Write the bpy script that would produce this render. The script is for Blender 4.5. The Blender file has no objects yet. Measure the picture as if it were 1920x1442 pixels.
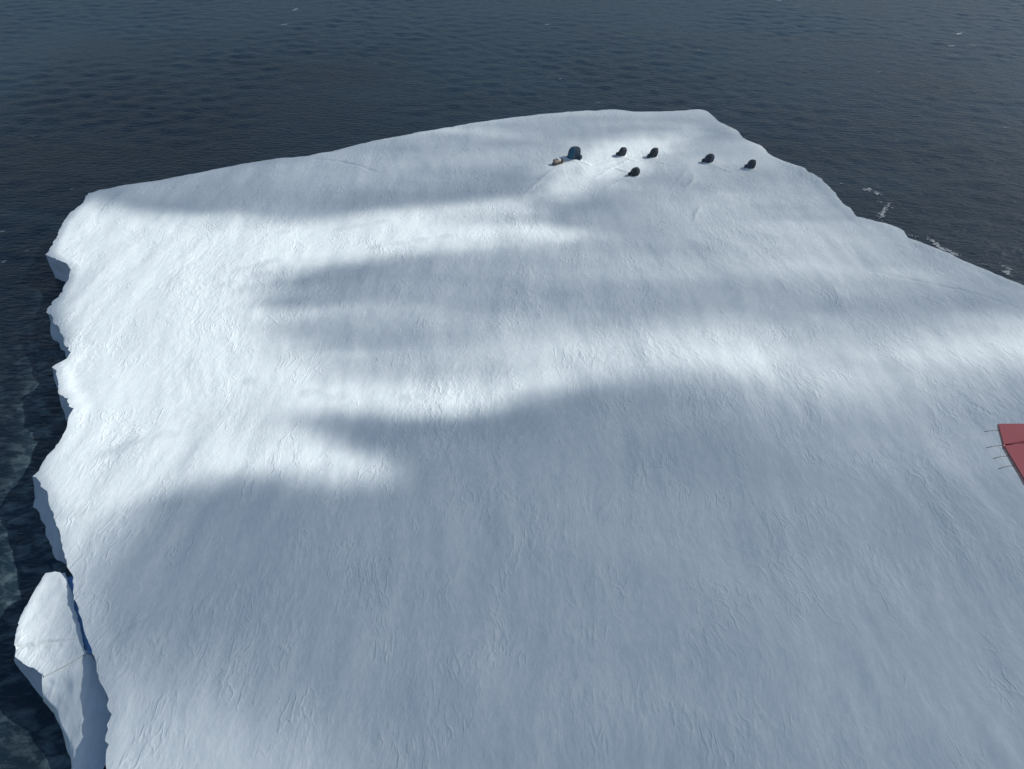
import bpy, bmesh, math, random
import numpy as np
from mathutils import Vector, Matrix
from mathutils.geometry import delaunay_2d_cdt

random.seed(4)
S = bpy.context.scene
COL = S.collection
R = math.radians

# ------------------------------------------------------------------ camera, sky, sun, exposure
CAM_H = 60.0            # metres above the snow
SEA_Z = -4.5
PITCH = R(38.0)
FPX = 1386.0            # focal length in photo pixels (1920 wide)
cam_d = bpy.data.cameras.new('camera')
cam = bpy.data.objects.new('camera', cam_d)
COL.objects.link(cam)
cam.location = (0, 0, CAM_H)
cam.rotation_euler = (math.pi / 2 - PITCH, 0, 0)
cam_d.sensor_width = 36.0
cam_d.lens = 36.0 * FPX / 1920.0
cam_d.clip_start = 0.1
cam_d.clip_end = 30000
S.camera = cam

SUN_EL = R(38.0)
SUN_AZ = R(15.0)        # from +X towards +Y
SUN = Vector((math.cos(SUN_EL) * math.cos(SUN_AZ), math.cos(SUN_EL) * math.sin(SUN_AZ), math.sin(SUN_EL)))
w = bpy.data.worlds.new('World')
S.world = w
w.use_nodes = True
nt = w.node_tree
for n in list(nt.nodes):
    nt.nodes.remove(n)
sky = nt.nodes.new('ShaderNodeTexSky')
sky.sky_type = 'NISHITA'
sky.sun_disc = False
sky.sun_elevation = SUN_EL
sky.sun_rotation = math.pi / 2 - SUN_AZ
sky.air_density = 1.0
sky.dust_density = 0.9
sky.ozone_density = 1.2
bg = nt.nodes.new('ShaderNodeBackground')
bg.inputs['Strength'].default_value = 0.088
wo = nt.nodes.new('ShaderNodeOutputWorld')
nt.links.new(sky.outputs[0], bg.inputs[0])
nt.links.new(bg.outputs[0], wo.inputs[0])

sl = bpy.data.lights.new('sun', 'SUN')
sl.energy = 4.1
sl.angle = R(0.53)
sl.color = (1.0, 0.962, 0.92)
sun = bpy.data.objects.new('sun', sl)
COL.objects.link(sun)
sun.location = SUN * 500
sun.rotation_euler = SUN.to_track_quat('Z', 'Y').to_euler()

S.view_settings.view_transform = 'Standard'
S.view_settings.look = 'None'
S.view_settings.gamma = 1
S.view_settings.exposure = 0.02
S.view_settings.use_curve_mapping = False
S.render.engine = 'CYCLES'
S.cycles.max_bounces = 3
S.cycles.diffuse_bounces = 1
S.cycles.volume_bounces = 0
S.cycles.transparent_max_bounces = 32
S.cycles.use_denoising = True

# ------------------------------------------------------------------ helpers
CP, SP = math.cos(PITCH), math.sin(PITCH)


def unproj(px, py, z=0.0):
    """point at height z seen at photo pixel (px, py)"""
    a = (px - 960.0) / FPX
    b = -(py - 721.0) / FPX
    d = np.array((a, b * SP + CP, b * CP - SP))
    t = (z - CAM_H) / d[2]
    return np.array((0, 0, CAM_H)) + d * t


def proj(x, y, z):
    z = z - CAM_H
    dep = y * CP - z * SP
    up = y * SP + z * CP
    dep = np.where(dep < 1e-3, 1e-3, dep)
    return 960.0 + FPX * x / dep, 721.0 - FPX * up / dep, dep


def _hash(ix, iy, seed):
    n = (ix.astype(np.int64) * 374761393 + iy.astype(np.int64) * 668265263 + seed * 1442695041) & 0x7fffffff
    n = ((n ^ (n >> 13)) * 1274126177) & 0x7fffffff
    n = (n ^ (n >> 16)) & 0xffff
    return n / 65535.0


def vnoise(x, y, seed=0):
    x = np.asarray(x, float); y = np.asarray(y, float)
    ix = np.floor(x); iy = np.floor(y)
    fx = x - ix; fy = y - iy
    fx = fx * fx * fx * (fx * (fx * 6 - 15) + 10); fy = fy * fy * fy * (fy * (fy * 6 - 15) + 10)
    a = _hash(ix, iy, seed); b = _hash(ix + 1, iy, seed)
    c = _hash(ix, iy + 1, seed); d = _hash(ix + 1, iy + 1, seed)
    return (a * (1 - fx) + b * fx) * (1 - fy) + (c * (1 - fx) + d * fx) * fy - 0.5


def fbm(x, y, octv=4, seed=0, gain=0.5):
    r = 0; amp = 1.0
    for k in range(octv):
        r = r + amp * vnoise(x * 2 ** k + 17.3 * k, y * 2 ** k - 9.1 * k, seed + k)
        amp *= gain
    return r


def link_mesh(name, verts, faces, mat, parent=None, smooth=True):
    me = bpy.data.meshes.new(name)
    me.from_pydata([tuple(v) for v in verts], [], [tuple(f) for f in faces])
    me.update()
    if smooth:
        me.polygons.foreach_set('use_smooth', [True] * len(me.polygons))
    if mat:
        me.materials.append(mat)
    o = bpy.data.objects.new(name, me)
    COL.objects.link(o)
    if parent:
        o.parent = parent
    return o


def bm_obj(name, bm, mat, parent=None, smooth=False):
    me = bpy.data.meshes.new(name)
    bm.normal_update()
    bm.to_mesh(me); bm.free()
    if smooth:
        me.polygons.foreach_set('use_smooth', [True] * len(me.polygons))
    me.materials.append(mat)
    o = bpy.data.objects.new(name, me)
    COL.objects.link(o)
    if parent:
        o.parent = parent
    return o


def empty(name, loc, rz=0):
    o = bpy.data.objects.new(name, None)
    o.empty_display_size = 0.3
    COL.objects.link(o)
    o.location = loc
    o.rotation_euler = (0, 0, rz)
    return o


def tag(o, label=None, cat=None, group=None, kind=None):
    if label: o['label'] = label
    if cat: o['category'] = cat
    if group: o['group'] = group
    if kind: o['kind'] = kind
    return o


def add_tube(bm, pts, rad, seg=6):
    pts = [Vector(p) for p in pts]
    rings = []
    for i, p in enumerate(pts):
        d = (pts[min(i + 1, len(pts) - 1)] - pts[max(i - 1, 0)]).normalized()
        u = d.orthogonal().normalized(); v = d.cross(u)
        r = rad[i] if isinstance(rad, (list, tuple)) else rad
        rings.append([bm.verts.new(p + (u * math.cos(k * 2 * math.pi / seg) + v * math.sin(k * 2 * math.pi / seg)) * r) for k in range(seg)])
    for a, b in zip(rings, rings[1:]):
        for k in range(seg):
            bm.faces.new((a[k], a[(k + 1) % seg], b[(k + 1) % seg], b[k]))
    bm.faces.new(rings[0][::-1]); bm.faces.new(rings[-1])


def add_box(bm, c, s, rz=0, bev=0.0):
    m = Matrix.Translation(c) @ Matrix.Rotation(rz, 4, 'Z') @ Matrix.Diagonal((s[0], s[1], s[2], 1))
    r = bmesh.ops.create_cube(bm, size=1, matrix=m)
    if bev:
        es = list({e for v in r['verts'] for e in v.link_edges})
        bmesh.ops.bevel(bm, geom=es, offset=bev, segments=2, affect='EDGES', profile=0.6)


def new_mat(name):
    m = bpy.data.materials.new(name)
    m.use_nodes = True
    b = m.node_tree.nodes['Principled BSDF']
    return m, m.node_tree.nodes, m.node_tree.links, b


def simple_mat(name, col, rough=0.6, var=0.15, scale=3.0, bump=0.0):
    m, N, L, b = new_mat(name)
    tc = N.new('ShaderNodeTexCoord')
    nz = N.new('ShaderNodeTexNoise'); nz.inputs['Scale'].default_value = scale; nz.inputs['Detail'].default_value = 4
    L.new(tc.outputs['Object'], nz.inputs['Vector'])
    mx = N.new('ShaderNodeMix'); mx.data_type = 'RGBA'
    mx.inputs[6].default_value = (*[c * (1 - var) for c in col], 1)
    mx.inputs[7].default_value = (*[min(1, c * (1 + var)) for c in col], 1)
    L.new(nz.outputs['Fac'], mx.inputs[0]); L.new(mx.outputs[2], b.inputs['Base Color'])
    b.inputs['Roughness'].default_value = rough
    if bump:
        bp = N.new('ShaderNodeBump'); bp.inputs['Distance'].default_value = bump; bp.inputs['Strength'].default_value = 0.6
        L.new(nz.outputs['Fac'], bp.inputs['Height']); L.new(bp.outputs[0], b.inputs['Normal'])
    return m


# ------------------------------------------------------------------ materials
def snow_material():
    m, N, L, b = new_mat('wind_packed_snow')
    tc = N.new('ShaderNodeTexCoord')
    warp = N.new('ShaderNodeTexNoise'); warp.noise_dimensions = '2D'; warp.inputs['Scale'].default_value = 0.06; warp.inputs['Detail'].default_value = 2
    L.new(tc.outputs['Object'], warp.inputs['Vector'])
    wsub = N.new('ShaderNodeVectorMath'); wsub.operation = 'SUBTRACT'; wsub.inputs[1].default_value = (.5, .5, .5)
    L.new(warp.outputs['Color'], wsub.inputs[0])
    wsc = N.new('ShaderNodeVectorMath'); wsc.operation = 'SCALE'; wsc.inputs['Scale'].default_value = 3.5
    L.new(wsub.outputs[0], wsc.inputs[0])
    wadd = N.new('ShaderNodeVectorMath'); wadd.operation = 'ADD'
    L.new(tc.outputs['Object'], wadd.inputs[0]); L.new(wsc.outputs[0], wadd.inputs[1])

    def layer(rot, sx, sy, detail, typ=None, seed=0):
        mp = N.new('ShaderNodeMapping')
        mp.inputs['Rotation'].default_value = (0, 0, R(rot))
        mp.inputs['Scale'].default_value = (sx, sy, 0.6)
        mp.inputs['Location'].default_value = (seed * 7.7, seed * 3.1, seed)
        L.new(wadd.outputs[0], mp.inputs['Vector'])
        nz = N.new('ShaderNodeTexNoise')
        nz.noise_dimensions = '2D'
        nz.inputs['Scale'].default_value = 1.0
        nz.inputs['Detail'].default_value = detail
        nz.inputs['Roughness'].default_value = 0.55
        L.new(mp.outputs[0], nz.inputs['Vector'])
        return nz

    def math_(op, a, bb):
        q = N.new('ShaderNodeMath'); q.operation = op
        for i, v in enumerate((a, bb)):
            if isinstance(v, (int, float)): q.inputs[i].default_value = v
            else: L.new(v, q.inputs[i])
        return q.outputs[0]
    l1 = layer(6, 1.15, 0.50, 4, None, 1)
    l2 = layer(-28, 1.7, 0.70, 4, None, 2)
    l4 = layer(10, 3.0, 1.9, 3, None, 4)
    mask = layer(0, 0.10, 0.07, 2, None, 5)
    ramp = N.new('ShaderNodeMapRange'); ramp.inputs[1].default_value = 0.38; ramp.inputs[2].default_value = 0.62
    L.new(mask.outputs['Fac'], ramp.inputs[0])
    mask2 = layer(0, 0.045, 0.05, 2, None, 8)
    ramp2 = N.new('ShaderNodeMapRange'); ramp2.inputs[1].default_value = 0.35; ramp2.inputs[2].default_value = 0.65
    ramp2.inputs[3].default_value = 0.12; ramp2.inputs[4].default_value = 1.0
    L.new(mask2.outputs['Fac'], ramp2.inputs[0])

    def sharp(o):   # sharpen crests: pow of the noise
        return math_('POWER', o, 3.0)
    a = math_('MULTIPLY', sharp(l1.outputs['Fac']), 0.22)
    bb = math_('MULTIPLY', math_('MULTIPLY', sharp(l2.outputs['Fac']), ramp.outputs[0]), 0.26)
    inv = math_('SUBTRACT', 1.0, ramp.outputs[0])
    c = math_('MULTIPLY', inv, 0.02)
    d = math_('MULTIPLY', l4.outputs['Fac'], 0.04)
    h = math_('ADD', math_('MULTIPLY', math_('ADD', math_('ADD', a, bb), c), ramp2.outputs[0]), d)
    # thin broken ridges cut by the wind: iso-lines of stretched noise, kept only in patches
    def ridges(rot, sx, sy, seed, lo, hi, amt):
        r_ = layer(rot, sx, sy, 2, None, seed)
        q = math_('ABSOLUTE', math_('SUBTRACT', r_.outputs['Fac'], 0.5), 0)
        mr_ = N.new('ShaderNodeMapRange'); mr_.interpolation_type = 'SMOOTHSTEP'
        mr_.inputs[1].default_value = 0.0; mr_.inputs[2].default_value = 0.075; mr_.inputs[3].default_value = 1; mr_.inputs[4].default_value = 0
        L.new(q, mr_.inputs[0])
        k_ = layer(rot + 40, 0.16, 0.13, 3, None, seed + 20)
        km = N.new('ShaderNodeMapRange'); km.interpolation_type = 'SMOOTHSTEP'
        km.inputs[1].default_value = lo; km.inputs[2].default_value = hi
        L.new(k_.outputs['Fac'], km.inputs[0])
        return math_('MULTIPLY', math_('MULTIPLY', mr_.outputs[0], km.outputs[0]), amt)
    h = math_('ADD', h, ridges(-12, 0.75, 0.30, 31, 0.52, 0.70, 0.068))
    h = math_('ADD', h, ridges(28, 0.70, 0.28, 33, 0.52, 0.70, 0.062))
    broad = layer(14, 0.22, 0.09, 2, None, 61)
    h = math_('ADD', h, math_('MULTIPLY', broad.outputs['Fac'], 0.25))
    bp = N.new('ShaderNodeBump')
    bp.inputs['Strength'].default_value = 0.65
    bp.inputs['Distance'].default_value = 0.8
    L.new(h, bp.inputs['Height']); L.new(bp.outputs[0], b.inputs['Normal'])
    # slightly bluer, icier patches
    mx = N.new('ShaderNodeMix'); mx.data_type = 'RGBA'
    mx.inputs[6].default_value = (0.69, 0.785, 0.81, 1)
    mx.inputs[7].default_value = (0.765, 0.84, 0.855, 1)
    cr = N.new('ShaderNodeMapRange'); cr.inputs[1].default_value = 0.3; cr.inputs[2].default_value = 0.7
    L.new(l2.outputs['Fac'], cr.inputs[0]); L.new(cr.outputs[0], mx.inputs[0])
    L.new(mx.outputs[2], b.inputs['Base Color'])
    b.inputs['Roughness'].default_value = 0.75
    b.inputs['Specular IOR Level'].default_value = 0.25
    return m


def ice_material():
    m, N, L, b = new_mat('cliff_ice')
    tc = N.new('ShaderNodeTexCoord')
    mp = N.new('ShaderNodeMapping'); mp.inputs['Scale'].default_value = (0.9, 0.9, 0.35)
    L.new(tc.outputs['Object'], mp.inputs['Vector'])
    nz = N.new('ShaderNodeTexNoise'); nz.inputs['Scale'].default_value = 0.8; nz.inputs['Detail'].default_value = 6
    L.new(mp.outputs[0], nz.inputs['Vector'])
    mx = N.new('ShaderNodeMix'); mx.data_type = 'RGBA'
    mx.inputs[6].default_value = (0.44, 0.57, 0.72, 1)
    mx.inputs[7].default_value = (0.70, 0.77, 0.83, 1)
    L.new(nz.outputs['Fac'], mx.inputs[0]); L.new(mx.outputs[2], b.inputs['Base Color'])
    bp = N.new('ShaderNodeBump'); bp.inputs['Strength'].default_value = 0.5; bp.inputs['Distance'].default_value = 0.62
    L.new(nz.outputs['Fac'], bp.inputs['Height']); L.new(bp.outputs[0], b.inputs['Normal'])
    b.inputs['Roughness'].default_value = 0.55
    return m


def sea_material():
    m, N, L, b = new_mat('sea_water')
    tc = N.new('ShaderNodeTexCoord')

    def layer(sx, sy, rot, detail, seed):
        mp = N.new('ShaderNodeMapping')
        mp.inputs['Scale'].default_value = (sx, sy, 1); mp.inputs['Rotation'].default_value = (0, 0, R(rot))
        mp.inputs['Location'].default_value = (seed * 5.3, seed * 2.9, 0)
        L.new(tc.outputs['Object'], mp.inputs['Vector'])
        nz = N.new('ShaderNodeTexNoise'); nz.noise_dimensions = '2D'; nz.inputs['Scale'].default_value = 1; nz.inputs['Detail'].default_value = detail
        nz.inputs['Distortion'].default_value = 0.4
        L.new(mp.outputs[0], nz.inputs['Vector'])
        return nz
    l1 = layer(0.42, 1.05, 6, 5, 1)
    l2 = layer(0.9, 1.7, -12, 3, 2)
    ad = N.new('ShaderNodeMath'); ad.operation = 'MULTIPLY_ADD'; ad.inputs[1].default_value = 0.28
    L.new(l2.outputs['Fac'], ad.inputs[0]); L.new(l1.outputs['Fac'], ad.inputs[2])
    bp = N.new('ShaderNodeBump'); bp.inputs['Strength'].default_value = 0.5; bp.inputs['Distance'].default_value = 0.62
    L.new(ad.outputs[0], bp.inputs['Height']); L.new(bp.outputs[0], b.inputs['Normal'])
    # foam left around the berg: attribute (how foamy the water is there) times broken noise
    at = N.new('ShaderNodeAttribute'); at.attribute_name = 'foam'
    f1 = layer(0.38, 0.62, 25, 6, 3); f1.inputs['Roughness'].default_value = 0.65; f1.inputs['Distortion'].default_value = 0.25
    mr = N.new('ShaderNodeMapRange'); mr.inputs[1].default_value = 0.47; mr.inputs[2].default_value = 0.72
    L.new(f1.outputs['Fac'], mr.inputs[0])
    mu = N.new('ShaderNodeMath'); mu.operation = 'MULTIPLY'
    milk = N.new('ShaderNodeMath'); milk.operation = 'ADD'; milk.inputs[1].default_value = 0.10
    L.new(mr.outputs[0], milk.inputs[0])
    L.new(milk.outputs[0], mu.inputs[0]); L.new(at.outputs['Fac'], mu.inputs[1])
    # deep water: broad drifts of colour (plankton and silt)
    f2 = layer(0.012, 0.03, 20, 3, 7)
    deep = N.new('ShaderNodeMix'); deep.data_type = 'RGBA'
    deep.inputs[6].default_value = (0.008, 0.029, 0.048, 1); deep.inputs[7].default_value = (0.015, 0.026, 0.040, 1)
    L.new(f2.outputs['Fac'], deep.inputs[0])
    mx = N.new('ShaderNodeMix'); mx.data_type = 'RGBA'
    mx.inputs[7].default_value = (0.20, 0.285, 0.30, 1)
    L.new(mu.outputs[0], mx.inputs[0]); L.new(deep.outputs[2], mx.inputs[6])
    L.new(mx.outputs[2], b.inputs['Base Color'])
    b.inputs['Roughness'].default_value = 0.32
    b.inputs['IOR'].default_value = 1.333
    b.inputs['Specular IOR Level'].default_value = 0.36
    return m


SNOW = snow_material()
ICE = ice_material()
SEA = sea_material()

# ------------------------------------------------------------------ outline of the berg (traced edge, unprojected to the snow plane)
EDGE_PX = [(165, 362), (185, 356), (260, 343), (340, 330), (420, 314), (500, 300), (580, 292), (640, 279), (700, 264), (765, 252), (830, 240),
           (895, 229), (960, 220), (1025, 213), (1090, 208), (1150, 205), (1185, 209), (1240, 209), (1310, 205), (1325, 208),
           (1345, 225), (1365, 236), (1380, 243), (1392, 258), (1410, 266), (1430, 275), (1440, 287), (1470, 302), (1510, 315),
           (1515, 322), (1540, 334), (1575, 374), (1607, 406), (1625, 410), (1660, 418), (1692, 431), (1702, 445), (1750, 463),
           (1800, 485), (1860, 510), (1920, 535), (2000, 566), (2120, 625), (2260, 690)]
EDGE_FAR = [(88, 62), (92, 40), (86, 12), (70, -22), (40, -42), (5, -50), (-22, -36), (-29, -8)]     # world, outside the photo
EDGE_L = [(180, 1560), (200, 1442), (205, 1395), (203, 1368), (210, 1338), (204, 1310), (185, 1265), (172, 1225), (165, 1200), (148, 1140),
          (135, 1090), (125, 1062), (112, 1000), (95, 955), (75, 912), (60, 893), (85, 860), (103, 840), (117, 815), (138, 765),
          (130, 757), (128, 746), (110, 738), (110, 720), (106, 704), (97, 688), (125, 672), (133, 660), (130, 651), (119, 641),
          (118, 630), (100, 605), (87, 585), (98, 571), (110, 557), (118, 547), (128, 525), (133, 505), (115, 490), (85, 477),
          (100, 458), (110, 440), (115, 425), (128, 403), (145, 388), (157, 377)]
raw = [tuple(unproj(*p)[:2]) + (p[0], p[1]) for p in EDGE_PX]
raw += [p + (9999, 9999) for p in EDGE_FAR]
raw += [tuple(unproj(*p)[:2]) + (p[0], p[1]) for p in EDGE_L]


def resample(pts, step, amp, seed):
    out = []
    n = len(pts)
    s = 0.0
    for i in range(n):
        a = np.array(pts[i][:2]); b = np.array(pts[(i + 1) % n][:2])
        pa = pts[i][3]
        d = np.linalg.norm(b - a)
        vis = pa < 2000
        st = step if vis else 3.0
        k = max(1, int(round(d / st)))
        nrm = np.array((-(b - a)[1], (b - a)[0])) / max(d, 1e-6)
        for j in range(k):
            t = j / k
            q = a + (b - a) * t
            dd = s + t * d
            env = min(1.0, 4 * t * (1 - t) + 0.15) if k > 2 else 0.3
            off = env * amp * (0.9 * fbm(np.array([dd * 0.28]), np.array([3.7 + seed]), 5, seed, 0.58)[0])
            q = q + nrm * off
            out.append((q[0], q[1], pts[i][2] if vis else 9999, pa))
        s += d
    return out


B = resample(raw, 0.45, 0.72, 11)
BXY = np.array([b[:2] for b in B])
nB = len(B)


def seg_dist(P, poly):
    """distance of points P to a closed polyline (chunked) """
    A = poly; Bq = np.roll(poly, -1, axis=0)
    best = np.full(len(P), 1e9)
    for i in range(0, len(A)):
        ab = Bq[i] - A[i]
        t = np.clip(((P - A[i]) @ ab) / max(ab @ ab, 1e-9), 0, 1)
        d = P - (A[i] + t[:, None] * ab)
        np.minimum(best, np.einsum('ij,ij->i', d, d), out=best)
    return np.sqrt(best)


def inside(P, poly):
    c = np.zeros(len(P), bool)
    A = poly; Bq = np.roll(poly, -1, axis=0)
    for (x1, y1), (x2, y2) in zip(A, Bq):
        if y1 == y2: continue
        m = (y1 > P[:, 1]) != (y2 > P[:, 1])
        c ^= m & (P[:, 0] < (x2 - x1) * (P[:, 1] - y1) / (y2 - y1) + x1)
    return c


def trim(vo, fo, poly):
    V = np.array([(v.x, v.y) for v in vo]); F = np.array([f[:3] for f in fo])
    ok = inside(V[F].mean(1), poly)
    return F[ok].tolist()


def relief(x, y):
    wx = x + 5 * fbm(x * 0.03, y * 0.03, 2, 90); wy = y + 5 * fbm(x * 0.03 + 9, y * 0.03, 2, 91)
    h = 0.9 * fbm(wx * 0.035, wy * 0.05, 2, 21)
    h = h + 0.26 * fbm(wx * 0.26, wy * 0.08, 3, 31)
    h = h + 0.13 * np.abs(fbm(wx * 0.55 + 0.1 * wy, wy * 0.13, 2, 41)) * (0.4 + vnoise(x * .05, y * .05, 44))
    return h


# ------------------------------------------------------------------ iceberg
def build_iceberg():
    root = empty('iceberg', (0, 60, SEA_Z))
    off = np.array((0, 60, SEA_Z))
    cb = np.array([b[:2] for b in raw])
    # snow-top points: fine where the photo looks, coarse elsewhere
    pts = []
    rng = np.random.default_rng(2)
    y = 16.0
    while y < 178:
        st = 0.42 + 0.0030 * max(0, y - 30)
        xs = np.arange(-150, 150, st)
        lim = 0.72 * (y * CP + CAM_H * SP) + 4
        xs = xs[np.abs(xs) < lim]
        pts.append(np.stack((xs + rng.uniform(-.12, .12, len(xs)), np.full(len(xs), y) + rng.uniform(-.12, .12, len(xs))), 1))
        y += st
    xs, ys = np.meshgrid(np.arange(-40, 110, 5.0), np.arange(-60, 90, 5.0))
    q = np.stack((xs.ravel(), ys.ravel()), 1)
    lim = 0.72 * (q[:, 1] * CP + CAM_H * SP) + 6
    q = q[(np.abs(q[:, 0]) > lim) | (q[:, 1] < 14)]
    P = np.concatenate(pts + [q])
    P = P[inside(P, cb)]
    d = seg_dist(P, BXY[::1]) if len(BXY) < 1500 else seg_dist(P, BXY[::2])
    P = P[d > 0.33]; d = d[d > 0.33]
    Z = relief(P[:, 0], P[:, 1]) * np.clip(d / 2.0, 0.05, 1)
    # wind lip along the brink
    Z += 0.05 * np.exp(-((d - 0.9) / 0.6) ** 2) - 0.02 * np.exp(-(d / 0.35))
    # grooves (cracks) and ridges (sledge tracks)
    lines = [([(575, 298), (640, 306), (680, 316), (715, 328)], -0.35, 0.38),
             ([(1042, 316), (1020, 333), (1000, 350), (984, 368)], 0.42, 0.42),
             ([(1195, 330), (1160, 343), (1130, 362)], 0.2, 0.4),
             ([(211, 1189), (262, 1158), (300, 1138), (328, 1125)], -0.14, 0.2),
             ([(1635, 507), (1700, 522), (1800, 541), (1900, 572)], -0.22, 0.34),
             ([(1811, 755), (1840, 768), (1868, 785)], -0.14, 0.22),
             ([(1287, 353), (1298, 342), (1301, 328)], 0.3, 0.38),
             ([(1303, 413), (1305, 400), (1315, 388)], 0.3, 0.34),
             ([(1290, 318), (1270, 340), (1255, 362)], 0.16, 0.34),
             ([(1182, 326), (1152, 313), (1118, 324)], 0.3, 0.34), ([(1178, 300), (1142, 318), (1112, 338)], 0.34, 0.4),
             ([(1085, 301), (1112, 313), (1160, 299)], 0.28, 0.34), ([(1172, 296), (1200, 303), (1216, 298)], 0.26, 0.32),
             ([(1228, 300), (1270, 312), (1318, 308)], 0.24, 0.32), ([(1335, 309), (1370, 322), (1400, 318)], 0.22, 0.32)]
    extra, ez = [], []
    for poly, dep, wd in lines:
        W = np.array([unproj(*p)[:2] for p in poly])
        L = []
        for a, b in zip(W, W[1:]):
            k = max(2, int(np.linalg.norm(b - a) / 0.35))
            for t in np.arange(k) / k:
                L.append(np.append(a + (b - a) * t, np.linalg.norm(b - a)))
        L = np.array(L)[:, :2]
        L = L + 0.25 * np.stack((fbm(L[:, 0] * .3, L[:, 1] * .3, 3, 5), fbm(L[:, 0] * .3 + 40, L[:, 1] * .3, 3, 6)), 1)
        keep = seg_dist_open(P, L) > wd * 1.7
        P = P[keep]; Z = Z[keep]
        T = np.gradient(L, axis=0); T /= np.linalg.norm(T, axis=1)[:, None] + 1e-9
        Nn = np.stack((-T[:, 1], T[:, 0]), 1)
        fade = np.sin(np.linspace(0.08, math.pi - 0.08, len(L))) ** 0.5
        for s, f in ((-1, 0.0), (-0.35, 1.0), (0.35, 1.0), (1, 0.0)):
            Q = L + Nn * s * wd
            extra.append(Q); ez.append(relief(Q[:, 0], Q[:, 1]) + 0.42 * dep * f * fade * (0.8 + 0.6 * fbm(Q[:, 0], Q[:, 1], 2, 7)))
    P = np.concatenate([P] + extra); Z = np.concatenate([Z] + ez)
    allp = np.concatenate([BXY, P])
    zb = -0.03 + 0.05 * relief(BXY[:, 0], BXY[:, 1])
    allz = np.concatenate([zb, Z])
    vo, eo, fo, ov, oe, of = delaunay_2d_cdt([Vector(p) for p in allp], [(i, (i + 1) % nB) for i in range(nB)], [], 1, 1e-5, True)
    zz = [allz[o[0]] if o else 0.0 for o in ov]
    fo = trim(vo, fo, BXY)
    verts = [(v.x - off[0], v.y - off[1], zz[i] - off[2]) for i, v in enumerate(vo)]
    top = link_mesh('snow_top', verts, fo, SNOW, root)
    me = top.data
    if sum(p.normal.z for p in list(me.polygons)[:200]) < 0:
        me.flip_normals()
    # cliff walls
    area = 0.5 * np.sum(BXY[:, 0] * np.roll(BXY[:, 1], -1) - np.roll(BXY[:, 0], -1) * BXY[:, 1])
    nxt = np.roll(BXY, -3, 0) - np.roll(BXY, 3, 0)
    nrm = np.stack((nxt[:, 1], -nxt[:, 0]), 1) * (1 if area > 0 else -1)
    nrm /= np.linalg.norm(nrm, axis=1)[:, None] + 1e-9
    # smooth normals heavily so walls do not self-cross in the notches
    ns = nrm.copy()
    for _ in range(30):
        ns = (np.roll(ns, 1, 0) + ns + np.roll(ns, -1, 0)) / 3
    ns /= np.linalg.norm(ns, axis=1)[:, None] + 1e-9
    slope = np.full(nB, 0.06)
    for i, b in enumerate(B):
        if b[2] < 300 and b[3] < 1050:
            slope[i] = 0.02 if b[3] < 560 else (0.16 if b[3] < 860 else 0.40)
        elif b[2] < 300 and b[3] < 2000:
            slope[i] = -0.02
    for _ in range(12):
        slope = (np.roll(slope, 1) + slope + np.roll(slope, -1)) / 3
    rows = [0, 0.15, 0.4, 0.75, 1.15, 1.6, 2.1, 2.6, 3.1, 3.6, 4.1, 4.6, 5.2, 6.2]
    arc = np.cumsum(np.linalg.norm(np.roll(BXY, -1, 0) - BXY, axis=1))
    vv, ff = [], []
    for r, dz in enumerate(rows):
        amp = min(1.0, dz / 2.0) * 0.8
        o = slope * dz + amp * (0.9 * fbm(arc * 0.16, np.full(nB, dz * 0.25), 4, 61) + 0.25 * fbm(arc * 0.9, np.full(nB, dz * 0.8), 2, 71))
        o = o - 0.05 * min(1, dz / .2) + 0.0
        q = BXY + ns * o[:, None]
        z = np.where(r == 0, zb, -dz + 0.0 * zb)
        for i in range(nB):
            vv.append((q[i, 0] - off[0], q[i, 1] - off[1], z[i] - off[2]))
    for r in range(len(rows) - 1):
        for i in range(nB):
            j = (i + 1) % nB
            f = (r * nB + i, r * nB + j, (r + 1) * nB + j, (r + 1) * nB + i)
            ff.append(f[::-1] if area > 0 else f)
    cl = link_mesh('ice_cliff', vv, ff, ICE, root)
    tag(root, 'huge flat topped snow covered iceberg with notched left cliff edge', 'iceberg')
    return root


def seg_dist_open(P, L):
    best = np.full(len(P), 1e9)
    for a, b in zip(L[::2], np.append(L[2::2], L[-1:], axis=0)):
        ab = b - a
        t = np.clip(((P - a) @ ab) / max(ab @ ab, 1e-9), 0, 1)
        d = P - (a + t[:, None] * ab)
        np.minimum(best, np.einsum('ij,ij->i', d, d), out=best)
    return np.sqrt(best)


build_iceberg()


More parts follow.
